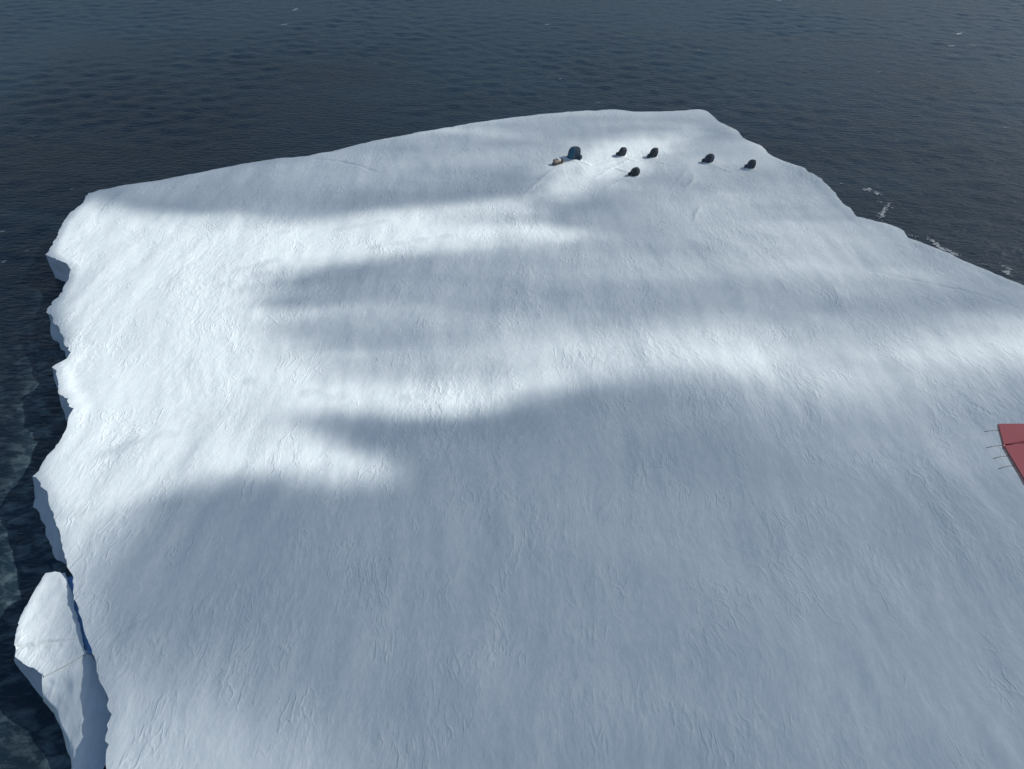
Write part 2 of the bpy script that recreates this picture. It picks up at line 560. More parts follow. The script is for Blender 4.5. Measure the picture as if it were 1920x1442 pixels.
# ------------------------------------------------------------------ calved block under the left cliff
def build_block():
    zt = -0.6
    root_p = unproj(90, 1180, SEA_Z)
    root = empty('ice_block', tuple(root_p))
    top_px = [(85, 1074), (103, 1071), (122, 1073), (132, 1102), (143, 1150), (154, 1200), (161, 1223), (148, 1232), (120, 1248), (82, 1268),
              (55, 1250), (27, 1230), (26, 1208), (28, 1190), (33, 1168), (44, 1143), (56, 1122), (68, 1100)]
    T = np.array([unproj(*p, zt)[:2] for p in top_px])
    rs = []
    n = len(T)
    for i in range(n):
        a, b = T[i], T[(i + 1) % n]
        k = max(1, int(np.linalg.norm(b - a) / 0.25))
        for j in range(k):
            q = a + (b - a) * j / k
            q = q + (0.16 * fbm(np.array([q[0] * 1.1]), np.array([q[1] * 1.1]), 3, 301)[0] if j else 0.0)
            rs.append(q)
    T2 = np.array(rs); m = len(T2)
    lo = T2.min(0); hi = T2.max(0)
    xs, ys = np.meshgrid(np.arange(lo[0], hi[0], 0.3), np.arange(lo[1], hi[1], 0.3))
    P = np.stack((xs.ravel(), ys.ravel()), 1) + np.random.default_rng(1).uniform(-.08, .08, (xs.size, 2))
    P = P[inside(P, T2)]
    d = seg_dist(P, T2); P = P[d > 0.2]; d = d[d > 0.2]
    Z = zt + 0.35 * relief(P[:, 0] * 1.0, P[:, 1]) * np.clip(d, 0, 1) + 0.06 * fbm(P[:, 0] * 1.5, P[:, 1] * .8, 3, 12)
    # a crack crosses the block from its outer edge
    ca = unproj(26, 1214, zt)[:2]; cb = unproj(88, 1203, zt)[:2]; cc = unproj(142, 1200, zt)[:2]
    L = np.concatenate([ca + (cb - ca) * t for t in [np.linspace(0, 1, 14)[:, None]]] + [cb + (cc - cb) * t for t in [np.linspace(0.05, 1, 12)[:, None]]])
    L = L + 0.1 * np.stack((fbm(L[:, 0], L[:, 1], 2, 3), fbm(L[:, 0] + 9, L[:, 1], 2, 4)), 1)
    keep = seg_dist_open(P, L) > 0.3
    P = P[keep]; Z = Z[keep]
    tt = np.linspace(1, 0.15, len(L))
    tn = np.gradient(L, axis=0); tn /= np.linalg.norm(tn, axis=1)[:, None]
    nn = np.stack((-tn[:, 1], tn[:, 0]), 1)
    for s, dep in ((-.2, 0), (-.05, -.5), (.07, -.5), (.2, 0)):
        Q = L + nn * s
        ok = inside(Q, T2)
        P = np.concatenate([P, Q[ok]]); Z = np.concatenate([Z, (zt + dep * tt)[ok]])
    zt_b = np.full(m, zt - 0.08)
    allp = np.concatenate([T2, P]); allz = np.concatenate([zt_b, Z])
    vo, eo, fo, ov, oe, of = delaunay_2d_cdt([Vector(p) for p in allp], [(i, (i + 1) % m) for i in range(m)], [], 1, 1e-5, True)
    fo = trim(vo, fo, T2)
    vs = [(v.x - root_p[0], v.y - root_p[1], (allz[ov[i][0]] if ov[i] else zt) - root_p[2]) for i, v in enumerate(vo)]
    t = link_mesh('snow_top', vs, fo, SNOW, root)
    if sum(p.normal.z for p in t.data.polygons) < 0:
        t.data.flip_normals()
    # sides: each rim point has its foot at the waterline
    area = 0.5 * np.sum(T2[:, 0] * np.roll(T2[:, 1], -1) - np.roll(T2[:, 0], -1) * T2[:, 1])
    key = []
    for i, (qx, qy) in enumerate(top_px):
        if 3 <= i <= 5 or i == 2: key.append(T[i] + np.array((-0.15, 0)))
        elif 6 <= i <= 8: key.append(unproj(qx + 2, qy - 8, SEA_Z)[:2])
        elif i == 9: key.append(unproj(80, 1312, SEA_Z)[:2])
        elif i == 10: key.append(unproj(50, 1274, SEA_Z)[:2])
        elif i == 11: key.append(unproj(27, 1238, SEA_Z)[:2])
        else: key.append(unproj(qx + 10, qy + 13, SEA_Z)[:2])
    Ft = []; seg_of = []
    for i in range(n):
        k = max(1, int(np.linalg.norm(T[(i + 1) % n] - T[i]) / 0.25))
        for j in range(k):
            seg_of.append(i)
            Ft.append(key[i] + (key[(i + 1) % n] - key[i]) * j / k)
    Ft = np.array(Ft)
    rows = [0, .12, .35, .7, 1.1, 1.6, 2.1, 2.7, 3.3, 3.9, 4.6, 5.4]
    vv, ff = [], []
    for r, dz in enumerate(rows):
        q = T2 + (Ft - T2) * (dz / (-SEA_Z + zt))
        q = q + min(1, dz / 2) * 0.3 * np.stack((fbm(np.arange(m) * 0.12, np.full(m, dz * .3), 3, 77), fbm(np.arange(m) * 0.12, np.full(m, dz * .3), 3, 79)), 1)
        for i in range(m):
            vv.append((q[i, 0] - root_p[0], q[i, 1] - root_p[1], (zt_b[i] if r == 0 else zt - dz) - root_p[2]))
    for r in range(len(rows) - 1):
        for i in range(m):
            j = (i + 1) % m
            if 6 <= seg_of[i] <= 8:      # the ramp stands here
                continue
            f = (r * m + i, r * m + j, (r + 1) * m + j, (r + 1) * m + i)
            ff.append(f[::-1] if area > 0 else f)
    # blue ice strip added in the crack; its colour carries light through the ice
    ci = [(126, 1082), (130, 1098), (138, 1130), (148, 1165), (158, 1200), (168, 1226)]
    bv, bf = [], []
    for k, (qx, qy) in enumerate(ci):
        a_ = unproj(qx - 4, qy, -.85); b_ = unproj(qx + 15, qy - 4, -.85)
        for p_ in (a_, (a_ + b_) / 2 - np.array((0, 0, .12)), b_):
            bv.append(tuple(p_ - root_p))
        for p_ in (a_, b_):
            bv.append(tuple(p_ - root_p - np.array((0, 0, 1.0))))
    for k in range(len(ci) - 1):
        o = k * 5
        bf += [(o, o + 5, o + 6, o + 1), (o + 1, o + 6, o + 7, o + 2), (o + 3, o + 4, o + 9, o + 8), (o, o + 3, o + 8, o + 5), (o + 2, o + 7, o + 9, o + 4)]
    link_mesh('crack_blue_glow', bv, bf, simple_mat('crack_blue_glow', (0.22, 0.47, 0.84), .4, .2, 1.5), root)
    link_mesh('ice_cliff', vv, ff, ICE, root)
    # snow ramp falling from the block to the water, in the lee of the cliff
    zr = zt - .10
    tops = [((80, 1263), zr), ((100, 1254), zr), ((120, 1243), zr), ((146, 1228), zr), ((163, 1218), zr - .1), ((182, 1238), -1.3), ((215, 1262), -2.0), ((250, 1300), -3.0)]
    bots = [((80, 1303), -1.7), ((92, 1315), -1.9), ((104, 1329), -2.1), ((120, 1366), -2.4), ((130, 1400), -2.7), ((136, 1445), -2.9), ((139, 1500), -3.0), ((141, 1580), -3.2)]
    feet = [(78, 1313), (90, 1325), (103, 1338), (118, 1374), (129, 1408), (135, 1452), (138, 1508), (140, 1590)]
    rowsN = 30
    tp = np.array([unproj(*p, z) for p, z in tops]); bt = np.array([unproj(*p, z) for p, z in bots]); fe = np.array([unproj(*p, SEA_Z) for p in feet])

    def dens(a, k):
        u = np.linspace(0, len(a) - 1, k); i = np.clip(u.astype(int), 0, len(a) - 2)
        return a[i] + (a[i + 1] - a[i]) * (u - i)[:, None]
    C = 44
    tp = dens(tp, C); bt = dens(bt, C); fe = dens(fe, C)
    vv, ff = [], []
    for r in range(rowsN + 1):
        u = r / 22.0
        if r <= 22:
            p = tp + (bt - tp) * u
            p[:, 2] = tp[:, 2] + (bt[:, 2] - tp[:, 2]) * (u ** 1.15)
            k = math.sin(u * math.pi)
        else:
            q = (r - 22) / 6.0
            p = bt + (fe - bt) * q
            k = 0.3
        p[:, 2] += k * 0.30 * fbm(p[:, 0] * .6, p[:, 1] * .6, 4, 19)
        p[:, 0] += (0.25 if r > 20 else 0.0) * fbm(p[:, 1] * .9, p[:, 2] * .9, 4, 23)
        for c in range(C):
            vv.append(tuple(p[c] - root_p))
    for r in range(rowsN):
        for c in range(C - 1):
            a = r * C + c
            ff.append((a, a + C, a + C + 1, a + 1))
    # close it underneath
    base = len(vv)
    for r in (0, rowsN):
        for c in range(C):
            v = vv[r * C + c]; vv.append((v[0] + 1.5, v[1] + .5, -2.0))
    ff.append([base + c for c in range(C)] + [base + C + c for c in reversed(range(C))])
    for c in range(C - 1):
        ff.append((c, c + 1, base + c + 1, base + c))
        ff.append((rowsN * C + c + 1, rowsN * C + c, base + C + c, base + C + c + 1))
    rp = link_mesh('snow_ramp', vv, ff, SNOW, root)
    if sum(p.normal.z for p in list(rp.data.polygons)[:rowsN * (C - 1)]) < 0:
        rp.data.flip_normals()
    tag(root, 'small lower ice block split off beside the left cliff by a blue crack', 'ice block')
    return root


build_block()


# ------------------------------------------------------------------ sea
def build_sea():
    def axis(lo, hi, st, far):
        a = list(np.arange(lo, hi + st, st))
        s = st; left = [lo]; right = [a[-1]]
        while left[-1] > -far:
            s *= 1.35; left.append(left[-1] - s)
        s = st
        while right[-1] < far:
            s *= 1.35; right.append(right[-1] + s)
        return np.array(left[:0:-1] + a + right[1:])
    X = axis(-330, 420, 1.35, 9000); Y = axis(-20, 480, 1.35, 9000)
    gx, gy = np.meshgrid(X, Y)
    rng = np.random.default_rng(5)
    z = np.zeros_like(gx)
    env = np.clip((gx + 420) / 60, 0, 1) * np.clip((520 - gx) / 60, 0, 1) * np.clip((gy + 100) / 60, 0, 1) * np.clip((580 - gy) / 60, 0, 1)
    group = 0.6 + 0.8 * fbm(gx * 0.02, gy * 0.03, 2, 501)
    for k in range(30):
        lam = 3.0 * (1.042 ** k)
        a = math.radians(78 + rng.normal() * 36)
        kk = 2 * math.pi / lam
        ph = rng.uniform(0, 6.28)
        amp = 0.0036 * lam * (1.0 if lam < 18 else (18 / lam) ** 1.2)
        arg = kk * (gx * math.cos(a) + gy * math.sin(a)) + ph
        z += amp * (np.sin(arg) + 0.18 * np.sin(2 * arg + 1.0))
    z = z * env * group
    ny, nx = gx.shape
    me = bpy.data.meshes.new('sea')
    co = np.stack((gx, gy, z), 2).reshape(-1, 3)
    me.vertices.add(len(co)); me.vertices.foreach_set('co', co.ravel())
    idx = np.arange(ny * nx).reshape(ny, nx)
    quads = np.stack((idx[:-1, :-1], idx[:-1, 1:], idx[1:, 1:], idx[1:, :-1]), 2).reshape(-1, 4)
    me.loops.add(quads.size); me.loops.foreach_set('vertex_index', quads.ravel())
    me.polygons.add(len(quads)); me.polygons.foreach_set('loop_start', np.arange(0, quads.size, 4))
    me.update(calc_edges=True)
    me.polygons.foreach_set('use_smooth', np.ones(len(quads), bool))
    # foaminess near the windward (left) cliff and a little round the rest
    fo = np.zeros(len(co))
    sel = (np.abs(co[:, 0]) < 200) & (co[:, 1] > -70) & (co[:, 1] < 210)
    d = seg_dist(co[sel][:, :2], BXY[::6])
    leftish = np.clip((-co[sel][:, 0] - 14) / 10, 0, 1) * np.clip((112 - co[sel][:, 1]) / 25, 0, 1)
    ins = inside(co[sel][:, :2], BXY[::3])
    fo[sel] = np.clip(1.25 - d / 17.0, 0, 1) * leftish * 0.55 + np.clip(1 - d / 3.0, 0, 1) * 0.12
    at = me.attributes.new('foam', 'FLOAT', 'POINT')
    at.data.foreach_set('value', fo.astype(np.float32))
    me.materials.append(SEA)
    o = bpy.data.objects.new('sea', me)
    COL.objects.link(o)
    o.location = (0, 0, SEA_Z)
    tag(o, kind='structure')
    return o, (X, Y, z)


sea, SEA_GRID = build_sea()


def sea_z(x, y):
    X, Y, z = SEA_GRID
    i = min(max(np.searchsorted(X, x) - 1, 0), len(X) - 2); j = min(max(np.searchsorted(Y, y) - 1, 0), len(Y) - 2)
    u = (x - X[i]) / (X[i + 1] - X[i]); v = (y - Y[j]) / (Y[j + 1] - Y[j])
    return SEA_Z + (z[j, i] * (1 - u) + z[j, i + 1] * u) * (1 - v) + (z[j + 1, i] * (1 - u) + z[j + 1, i + 1] * u) * v


# foam lines and small whitecaps lying on the water
def build_foam():
    rnd = random.Random(8)
    strokes = [([(1616, 357), (1630, 354), (1638, 359)], .5), ([(1642, 360), (1652, 366)], .6), ([(1646, 378), (1654, 380)], .4),
               ([(1668, 378), (1660, 390), (1655, 400), (1650, 412)], .5), ([(1572, 342), (1582, 345)], .35),
               ([(1738, 447), (1752, 455), (1764, 465), (1780, 470), (1800, 480)], .5), ([(1700, 440), (1722, 446)], .3),
               ([(1835, 494), (1856, 496)], .25), ([(1880, 498), (1892, 505), (1886, 513), (1900, 520)], .5),
               ([(548, 20), (558, 16)], .45), ([(526, 47), (541, 44)], .4), ([(1792, 65), (1806, 62)], .5), ([(1780, 86), (1790, 85)], .5),
               ([(1820, 86), (1832, 84)], .3), ([(1784, 103), (1794, 104)], .45), ([(1308, 95), (1313, 94)], .4), ([(1020, 46), (1034, 46)], .3),
               ([(3, 490), (8, 490)], .45), ([(2, 435), (5, 434)], .4), ([(46, 472), (54, 471)], .3), ([(395, 72), (400, 71)], .3),
               ([(1048, 149), (1055, 148)], .3), ([(1118, 193), (1124, 192)], .3), ([(132, 355), (138, 354)], .3), ([(60, 256), (64, 256)], .3),
               ([(1455, 2), (1465, 1)], .4), ([(1490, 12), (1504, 10)], .3), ([(1640, 137), (1652, 134)], .25), ([(1500, 95), (1512, 93)], .25),
               ([(1880, 240), (1892, 238)], .25), ([(700, 120), (708, 119)], .22), ([(300, 180), (307, 180)], .22)]
    bm = bmesh.new()
    for poly, wd in strokes:
        W = [unproj(*p, SEA_Z)[:2] for p in poly]
        L = []
        for a, b in zip(W, W[1:]):
            k = max(3, int(np.linalg.norm(b - a) / 0.35))
            L += [a + (b - a) * t for t in np.arange(k) / k]
        L.append(W[-1])
        n = len(L)
        # torn flecks along the stroke
        for i, p in enumerate(L):
            u = i / max(1, n - 1)
            env = math.sin(math.pi * (0.1 + 0.8 * u)) ** .7
            for q in range(3):
                if rnd.random() < 0.28: continue
                r = wd * env * rnd.uniform(.25, .75)
                cx = p[0] + rnd.gauss(0, .3) * wd * 1.6; cy = p[1] + rnd.gauss(0, .3) * wd * 2.2
                k = rnd.randint(6, 9); a0 = rnd.random() * 6.28
                ring = []
                for j in range(k):
                    a = a0 + j * 2 * math.pi / k
                    rr = r * rnd.uniform(.5, 1.25)
                    x = cx + rr * math.cos(a) * 1.2; y = cy + rr * math.sin(a)
                    ring.append(bm.verts.new((x, y, sea_z(x, y) + 0.03 + 0.01 * rnd.random())))
                c = bm.verts.new((cx, cy, sea_z(cx, cy) + 0.09))
                for j in range(k):
                    bm.faces.new((c, ring[j], ring[(j + 1) % k]))
    m = simple_mat('sea_foam', (0.36, 0.40, 0.42), 0.7, 0.3, 1.5)
    o = bm_obj('sea_foam', bm, m)
    tag(o, 'thin torn lines of white foam and small whitecaps on the sea', 'foam', kind='stuff')


build_foam()

# ------------------------------------------------------------------ clouds: the broken low cloud whose shade lies on the snow
def box_blur(a, r):
    if r < 1: return a
    for ax in (0, 1):
        k = np.cumsum(np.pad(a, [(r + 1, r) if i == ax else (0, 0) for i in (0, 1)], mode='edge'), axis=ax)
        n = a.shape[ax]
        a = (np.take(k, np.arange(2 * r + 1, 2 * r + 1 + n), axis=ax) - np.take(k, np.arange(0, n), axis=ax)) / (2 * r + 1)
    return a


def sun_field():
    """share of direct sun that reaches the snow, on a raster of the traced light patches"""
    Wd, Hd, K = 560, 420, 4.0     # 4 px cells, origin at (-160,-120)
    ox, oy = -160.0, -120.0
    gx, gy = np.meshgrid(ox + (np.arange(Wd) + .5) * K, oy + (np.arange(Hd) + .5) * K)
    P = np.stack((gx.ravel(), gy.ravel()), 1)

    def patch(poly, val, soft):
        m = inside(P, np.array(poly, float)).reshape(Hd, Wd).astype(float)
        r = int(round(soft / K / 2))
        for _ in range(2): m = box_blur(m, r)
        return m, val
    base = 0.13
    F = np.full((Hd, Wd), base)
    layers = [
        # ---- sunlit areas, soft edges in photo pixels
        ([(-160, 330), (160, 375), (250, 392), (400, 407), (540, 417), (640, 407), (760, 390), (880, 380), (970, 375), (990, 420), (1090, 440), (1050, 462),
          (760, 478), (600, 505), (520, 545), (530, 600), (550, 650), (680, 690), (900, 706), (1050, 694), (1150, 684),
          (1150, 698), (1010, 738), (930, 764), (850, 774), (640, 776), (540, 786), (640, 830), (760, 880), (700, 905), (600, 906), (480, 897), (370, 910),
          (280, 940), (220, 970), (120, 1010), (-160, 1100)], 1.0, 26),
        ([(-160, 900), (300, 900), (270, 980), (200, 1040), (170, 1120), (180, 1200), (150, 1440), (-160, 1500)], 0.80, 90),
        ([(-160, 1060), (128, 1060), (150, 1200), (150, 1440), (-160, 1500)], 0.95, 24),
        ([(500, 590), (640, 574), (740, 578), (640, 598), (520, 610)], 0.8, 16),
        ([(540, 640), (640, 648), (800, 650), (720, 664), (600, 672)], 0.95, 16),
        ([(520, 600), (700, 650), (900, 640), (1050, 650), (1080, 700), (700, 705), (560, 690)], 0.8, 60),
        ([(1000, 372), (1035, 325), (1060, 292), (1110, 270), (1180, 252), (1310, 236), (1330, 246), (1260, 280), (1230, 320), (1150, 345), (1040, 380), (900, 400)], 0.85, 24),
        ([(1180, 270), (1340, 262), (1300, 300), (1200, 320)], 0.45, 40),
        ([(860, 610), (1080, 600), (1400, 560), (1560, 590), (1700, 620), (1920, 600), (2080, 575), (2080, 730), (1920, 740), (1700, 740), (1500, 750), (1300, 708), (1000, 690)], 0.52, 90),
        ([(960, 650), (1180, 605), (1420, 590), (1560, 620), (1520, 690), (1440, 724), (1300, 708), (1150, 698), (1000, 720)], 0.72, 50),
        ([(1060, 668), (1280, 640), (1500, 640), (1460, 708), (1330, 708), (1150, 690)], 0.9, 40),
        ([(1500, 660), (1700, 630), (1920, 620), (2080, 620), (2080, 690), (1920, 705), (1720, 705)], 0.78, 50),
    ]
    for poly, val, soft in layers:
        m, v = patch(poly, val, soft)
        F = np.maximum(F, base + m * (v - base))
    # ---- shade put back over the light
    for poly, val, soft in [
        ([(780, 406), (900, 396), (1010, 404), (1040, 424), (900, 424)], 0.38, 22),
        ([(560, 626), (640, 610), (900, 600), (900, 642), (620, 640)], 0.28, 26),
        ([(570, 706), (660, 692), (780, 700), (640, 715)], 0.75, 24),
        ([(350, 770), (480, 742), (560, 765), (560, 815), (420, 820)], 0.70, 60),
        ([(640, 688), (760, 660), (900, 660), (900, 695), (720, 705)], 0.6, 40),
        ([(180, 860), (330, 845), (420, 880), (240, 905)], 0.8, 60),
        ([(180, 960), (280, 930), (250, 1000), (160, 1050)], 0.7, 60),
        ([(-160, 340), (152, 374), (118, 430), (88, 475), (118, 520), (88, 585), (116, 640), (98, 690), (112, 750), (62, 893), (88, 960), (70, 1085), (25, 1180), (20, 1240), (70, 1330), (115, 1442), (-160, 1560)], 0.06, 14),  # unseen cloud added along the left brink, shaped to darken the water
    ]:
        m, v = patch(poly, val, soft)
        F = F * (1 - m) + np.minimum(F, v) * m
    # ---- thin cloud: more light gets through in places
    for poly, val, soft in [
        ([(190, 1290), (420, 1290), (620, 1400), (640, 1560), (-160, 1560), (-160, 1330)], 0.44, 150),
        ([(160, 350), (600, 270), (1100, 190), (1380, 190), (1300, 235), (1000, 330), (760, 380), (500, 400)], 0.31, 40),
        ([(560, 560), (700, 500), (1000, 440), (1100, 380), (1300, 350), (1600, 400), (1920, 520), (1700, 600), (1300, 590), (900, 640), (620, 640)], 0.35, 60),
        ([(1300, 230), (1440, 290), (1600, 400), (1400, 380), (1240, 330)], 0.31, 40),
        ([(1080, 770), (1300, 760), (1180, 880), (1060, 900)], 0.19, 100),
        ([(1300, 740), (1920, 740), (1920, 900), (1500, 860)], 0.20, 120),
    ]:
        m, v = patch(poly, val, soft)
        F = np.maximum(F, base + m * (v - base))
    F = np.clip(0.135 + (F - base) * (1 - 0.135) / (1 - base), 0.06, 1)      # even the thick cloud is translucent
    return F, ox, oy, K


def build_clouds():
    F, ox, oy, K = sun_field()
    SIG = 0.12
    Hc = 125.0                       # height of the cloud base over the snow
    st = 1.15
    X = np.arange(-150, 165, st); Y = np.arange(12, 300, st)
    gx, gy = np.meshgrid(X, Y)
    # ragged, feathered outlines: the mean of several differently drifted copies of the field
    px0, py0, _ = proj(gx, gy, np.zeros_like(gx))
    calm = np.clip((px0 - 130) / 260, 0.04, 1) * np.clip((1250 - py0) / 200, 0.05, 1)
    Lx = 0
    for k in range(5):
        kx = (5.0 + 2.2 * k) * calm; ky = (1.6 + 0.75 * k) * calm
        wx = gx + kx * fbm(gx * .05, gy * .14, 5, 701 + 10 * k, .62); wy = gy + ky * fbm(gx * .055 + 31, gy * .15, 5, 702 + 10 * k, .62)
        px, py, dep = proj(wx, wy, np.zeros_like(wx))
        u = np.clip((px - ox) / K - .5, 0, F.shape[1] - 1.001); v = np.clip((py - oy) / K - .5, 0, F.shape[0] - 1.001)
        i = u.astype(int); j = v.astype(int); fu = u - i; fv = v - j
        Lx = Lx + ((F[j, i] * (1 - fu) + F[j, i + 1] * fu) * (1 - fv) + (F[j + 1, i] * (1 - fu) + F[j + 1, i + 1] * fu) * fv) / 5
    tau = -np.log(np.clip(Lx, 0.05, 1.0))
    na = 0.70 - 0.48 * np.clip((py - 700) / 200, 0, 1)
    na = na * np.clip((px0 - 90) / 120, 0.05, 1)
    tau = tau * np.clip(1 + na * fbm(gx * .035 + .02 * gy, gy * .11, 4, 703), .3, 1.6)
    th = tau / SIG
    # thinner cloud over the open water beyond the brink
    out = (~inside(np.stack((gx.ravel(), gy.ravel()), 1), BXY[::4])).reshape(gx.shape).astype(float) * np.clip((gx + 75) / 60, 0, 1)
    for _ in range(2): out = box_blur(out, 5)
    th = th * (1 - 0.6 * out)
    # the cloud thins out to nothing at its outer rim
    rim = np.minimum.reduce([(gx - X[0]) / 40, (X[-1] - gx) / 55, (gy - Y[0]) / 4, (Y[-1] - gy) / 115])
    rim = rim * (1 + 0.8 * fbm(gx * .02, gy * .02, 3, 711) * np.clip((gy - 170) / 40, 0, 1))
    th = th * np.clip(rim, 0, 1)
    th[th < 0.35] = 0
    ny, nx = gx.shape
    s = np.array(SUN)
    base = np.stack((gx, gy, np.zeros_like(gx)), 2) + s * (Hc / s[2])
    base[:, :, 2] += 3 * fbm(gx * .03, gy * .03, 2, 704)
    up = base + s * th[:, :, None]
    live = th > 0
    cell = live[:-1, :-1] | live[:-1, 1:] | live[1:, :-1] | live[1:, 1:]
    # rim vertices (no thickness, or on the sheet's border) are shared by the upper and lower faces
    idlow = -np.ones((ny, nx), int); idup = -np.ones((ny, nx), int)
    used = np.zeros((ny, nx), bool)
    used[:-1, :-1] |= cell; used[1:, :-1] |= cell; used[:-1, 1:] |= cell; used[1:, 1:] |= cell
    n = used.sum()
    idlow[used] = np.arange(n)
    both = used & live
    idup[used] = idlow[used]
    idup[both] = n + np.arange(both.sum())
    org = np.array((110.0, 110.0, Hc))
    co = np.concatenate([base[used], up[both]]) - org
    jj, ii = np.nonzero(cell)

    def quads(ids, flip):
        q = np.stack((ids[jj, ii], ids[jj, ii + 1], ids[jj + 1, ii + 1], ids[jj + 1, ii]), 1)
        return q[:, ::-1] if flip else q
    me = bpy.data.meshes.new('cloud')
    faces = np.concatenate([quads(idlow, True), quads(idup, False)])
    me.from_pydata(co.tolist(), [], faces.tolist())
    me.update()
    m = bpy.data.materials.new('cloud_vapour')
    m.use_nodes = True
    N = m.node_tree.nodes
    N.remove(N['Principled BSDF'])
    pv = N.new('ShaderNodeVolumePrincipled')
    pv.inputs['Color'].default_value = (0.97, 0.97, 0.97, 1)
    pv.inputs['Density'].default_value = SIG
    pv.inputs['Anisotropy'].default_value = 0.3
    m.node_tree.links.new(pv.outputs[0], N['Material Output'].inputs['Volume'])
    me.materials.append(m)
    o = bpy.data.objects.new('cloud', me)
    COL.objects.link(o)
    o.location = org
    tag(o, 'low broken cloud drifting over the iceberg', 'cloud', kind='stuff')


build_clouds()

# ------------------------------------------------------------------ camp on the far end: tents and a loaded sledge
FAB = {}


def fabric(name, col):
    if name not in FAB:
        FAB[name] = simple_mat(name, col, 0.75, 0.25, 6, 0.02)
    return FAB[name]


POLE = simple_mat('tent_pole', (0.10, 0.10, 0.11), 0.4, .1)
ROPE = simple_mat('guy_rope', (0.25, 0.24, 0.22), 0.8, .1)


def make_tent(loc, wd, ht, cols, rz, lean, sides=6, rope=True, porch=0.0):
    root = empty('dome_tent', loc, rz)
    lv = Vector((lean, 0, 0)); lv.rotate(Matrix.Rotation(-rz, 3, 'Z'))
    r0 = wd / 2
    prof = [(1.0, -0.10), (1.0, 0.0), (1.05, .22), (1.05, .44), (.98, .64), (.80, .84), (.46, .97), (0.0, 1.0)]

    def pt(a, k, infl=1.0):
        f, z = prof[k]
        # panels sag a little between the poles
        ph = (a / (2 * math.pi) * sides) % 1.0
        sag = 1 - 0.10 * math.sin(ph * math.pi)
        return Vector((r0 * f * sag * math.cos(a) * infl, r0 * f * sag * math.sin(a) * infl, z * ht * (infl if z > 0 else 1))) + lv * max(0, z)
    # each panel of fabric between two poles
    for s in range(sides):
        bm = bmesh.new()
        sub = 2
        ring = []
        for k in range(len(prof) - 1):
            ring.append([bm.verts.new(pt((s + q / sub * .9998) * 2 * math.pi / sides, k)) for q in range(sub + 1)])
        apex = bm.verts.new(pt(0, len(prof) - 1))
        for a, b in zip(ring, ring[1:]):
            for q in range(sub):
                bm.faces.new((a[q], a[q + 1], b[q + 1], b[q]))
        for q in range(sub):
            bm.faces.new((ring[-1][q], ring[-1][q + 1], apex))
        p = bm_obj('panel', bm, cols[s % len(cols)], root)
        if s == sides // 2 + 1:      # door flap with rolled edge on the camera side
            bm = bmesh.new()
            a0 = (s + .5) * 2 * math.pi / sides
            add_tube(bm, [pt(a0 - .28, 1, 1.02), pt(a0 - .24, 3, 1.03), pt(a0 - .1, 5, 1.03), pt(a0 + .06, 5, 1.03), pt(a0 + .24, 3, 1.03), pt(a0 + .28, 1, 1.02)], .035, 6)
            bm_obj('door_zip', bm, POLE, p, True)
    for s in range(sides):
        bm = bmesh.new()
        add_tube(bm, [pt(s * 2 * math.pi / sides + 1e-4, k, 1.012) for k in range(1, len(prof))], .022, 5)
        bm_obj('pole', bm, POLE, root, True)
        if rope:
            a = s * 2 * math.pi / sides + 1e-4
            p0 = pt(a, 4, 1.02); p1 = Vector((r0 * 1.7 * math.cos(a), r0 * 1.7 * math.sin(a), 0.0))
            bm = bmesh.new(); add_tube(bm, [p0, p1], .006, 4)
            bm_obj('guy_rope', bm, ROPE, root)
    # low porch tunnel on one side
    bm = bmesh.new()
    sec = []
    for x, f in ((0.55, 1.0), (1.0, .95), (1.28, .8)):
        rr = []
        for q in range(7):
            a = math.pi * q / 6
            rr.append(bm.verts.new((-r0 * x * 1.05, r0 * .50 * f * math.cos(a), ht * .46 * f * math.sin(a) ** .8)))
        sec.append(rr)
    for a, b in zip(sec, sec[1:]):
        for q in range(6):
            bm.faces.new((a[q], b[q], b[q + 1], a[q + 1]))
    bm.faces.new(sec[-1])
    for v in bm.verts: v.co.rotate(Matrix.Rotation(porch - rz, 3, 'Z'))
    bm_obj('porch', bm, cols[-1], root)
    # snow heaped on the valance
    bm = bmesh.new()
    k = 28
    rings = []
    for f, z in ((0.96, .16), (1.10, .15), (1.28, .06), (1.5, -.12)):
        rings.append([bm.verts.new((r0 * f * (1 + .05 * math.sin(q * 2.3)) * math.cos(q * 2 * math.pi / k), r0 * f * (1 + .05 * math.sin(q * 1.7)) * math.sin(q * 2 * math.pi / k),
                                    z + .03 * math.sin(q * 3.1))) for q in range(k)])
    for a, b in zip(rings, rings[1:]):
        for q in range(k):
            bm.faces.new((a[q], b[q], b[(q + 1) % k], a[(q + 1) % k]))
    bm_obj('snow_valance', bm, SNOW, root, True)
    return root


def ground(px, py):
    p = unproj(px, py, 0)
    for _ in range(4):
        z = float(relief(np.array([p[0]]), np.array([p[1]]))[0])
        p = unproj(px, py, z)
    return (p[0], p[1], float(relief(np.array([p[0]]), np.array([p[1]]))[0]))


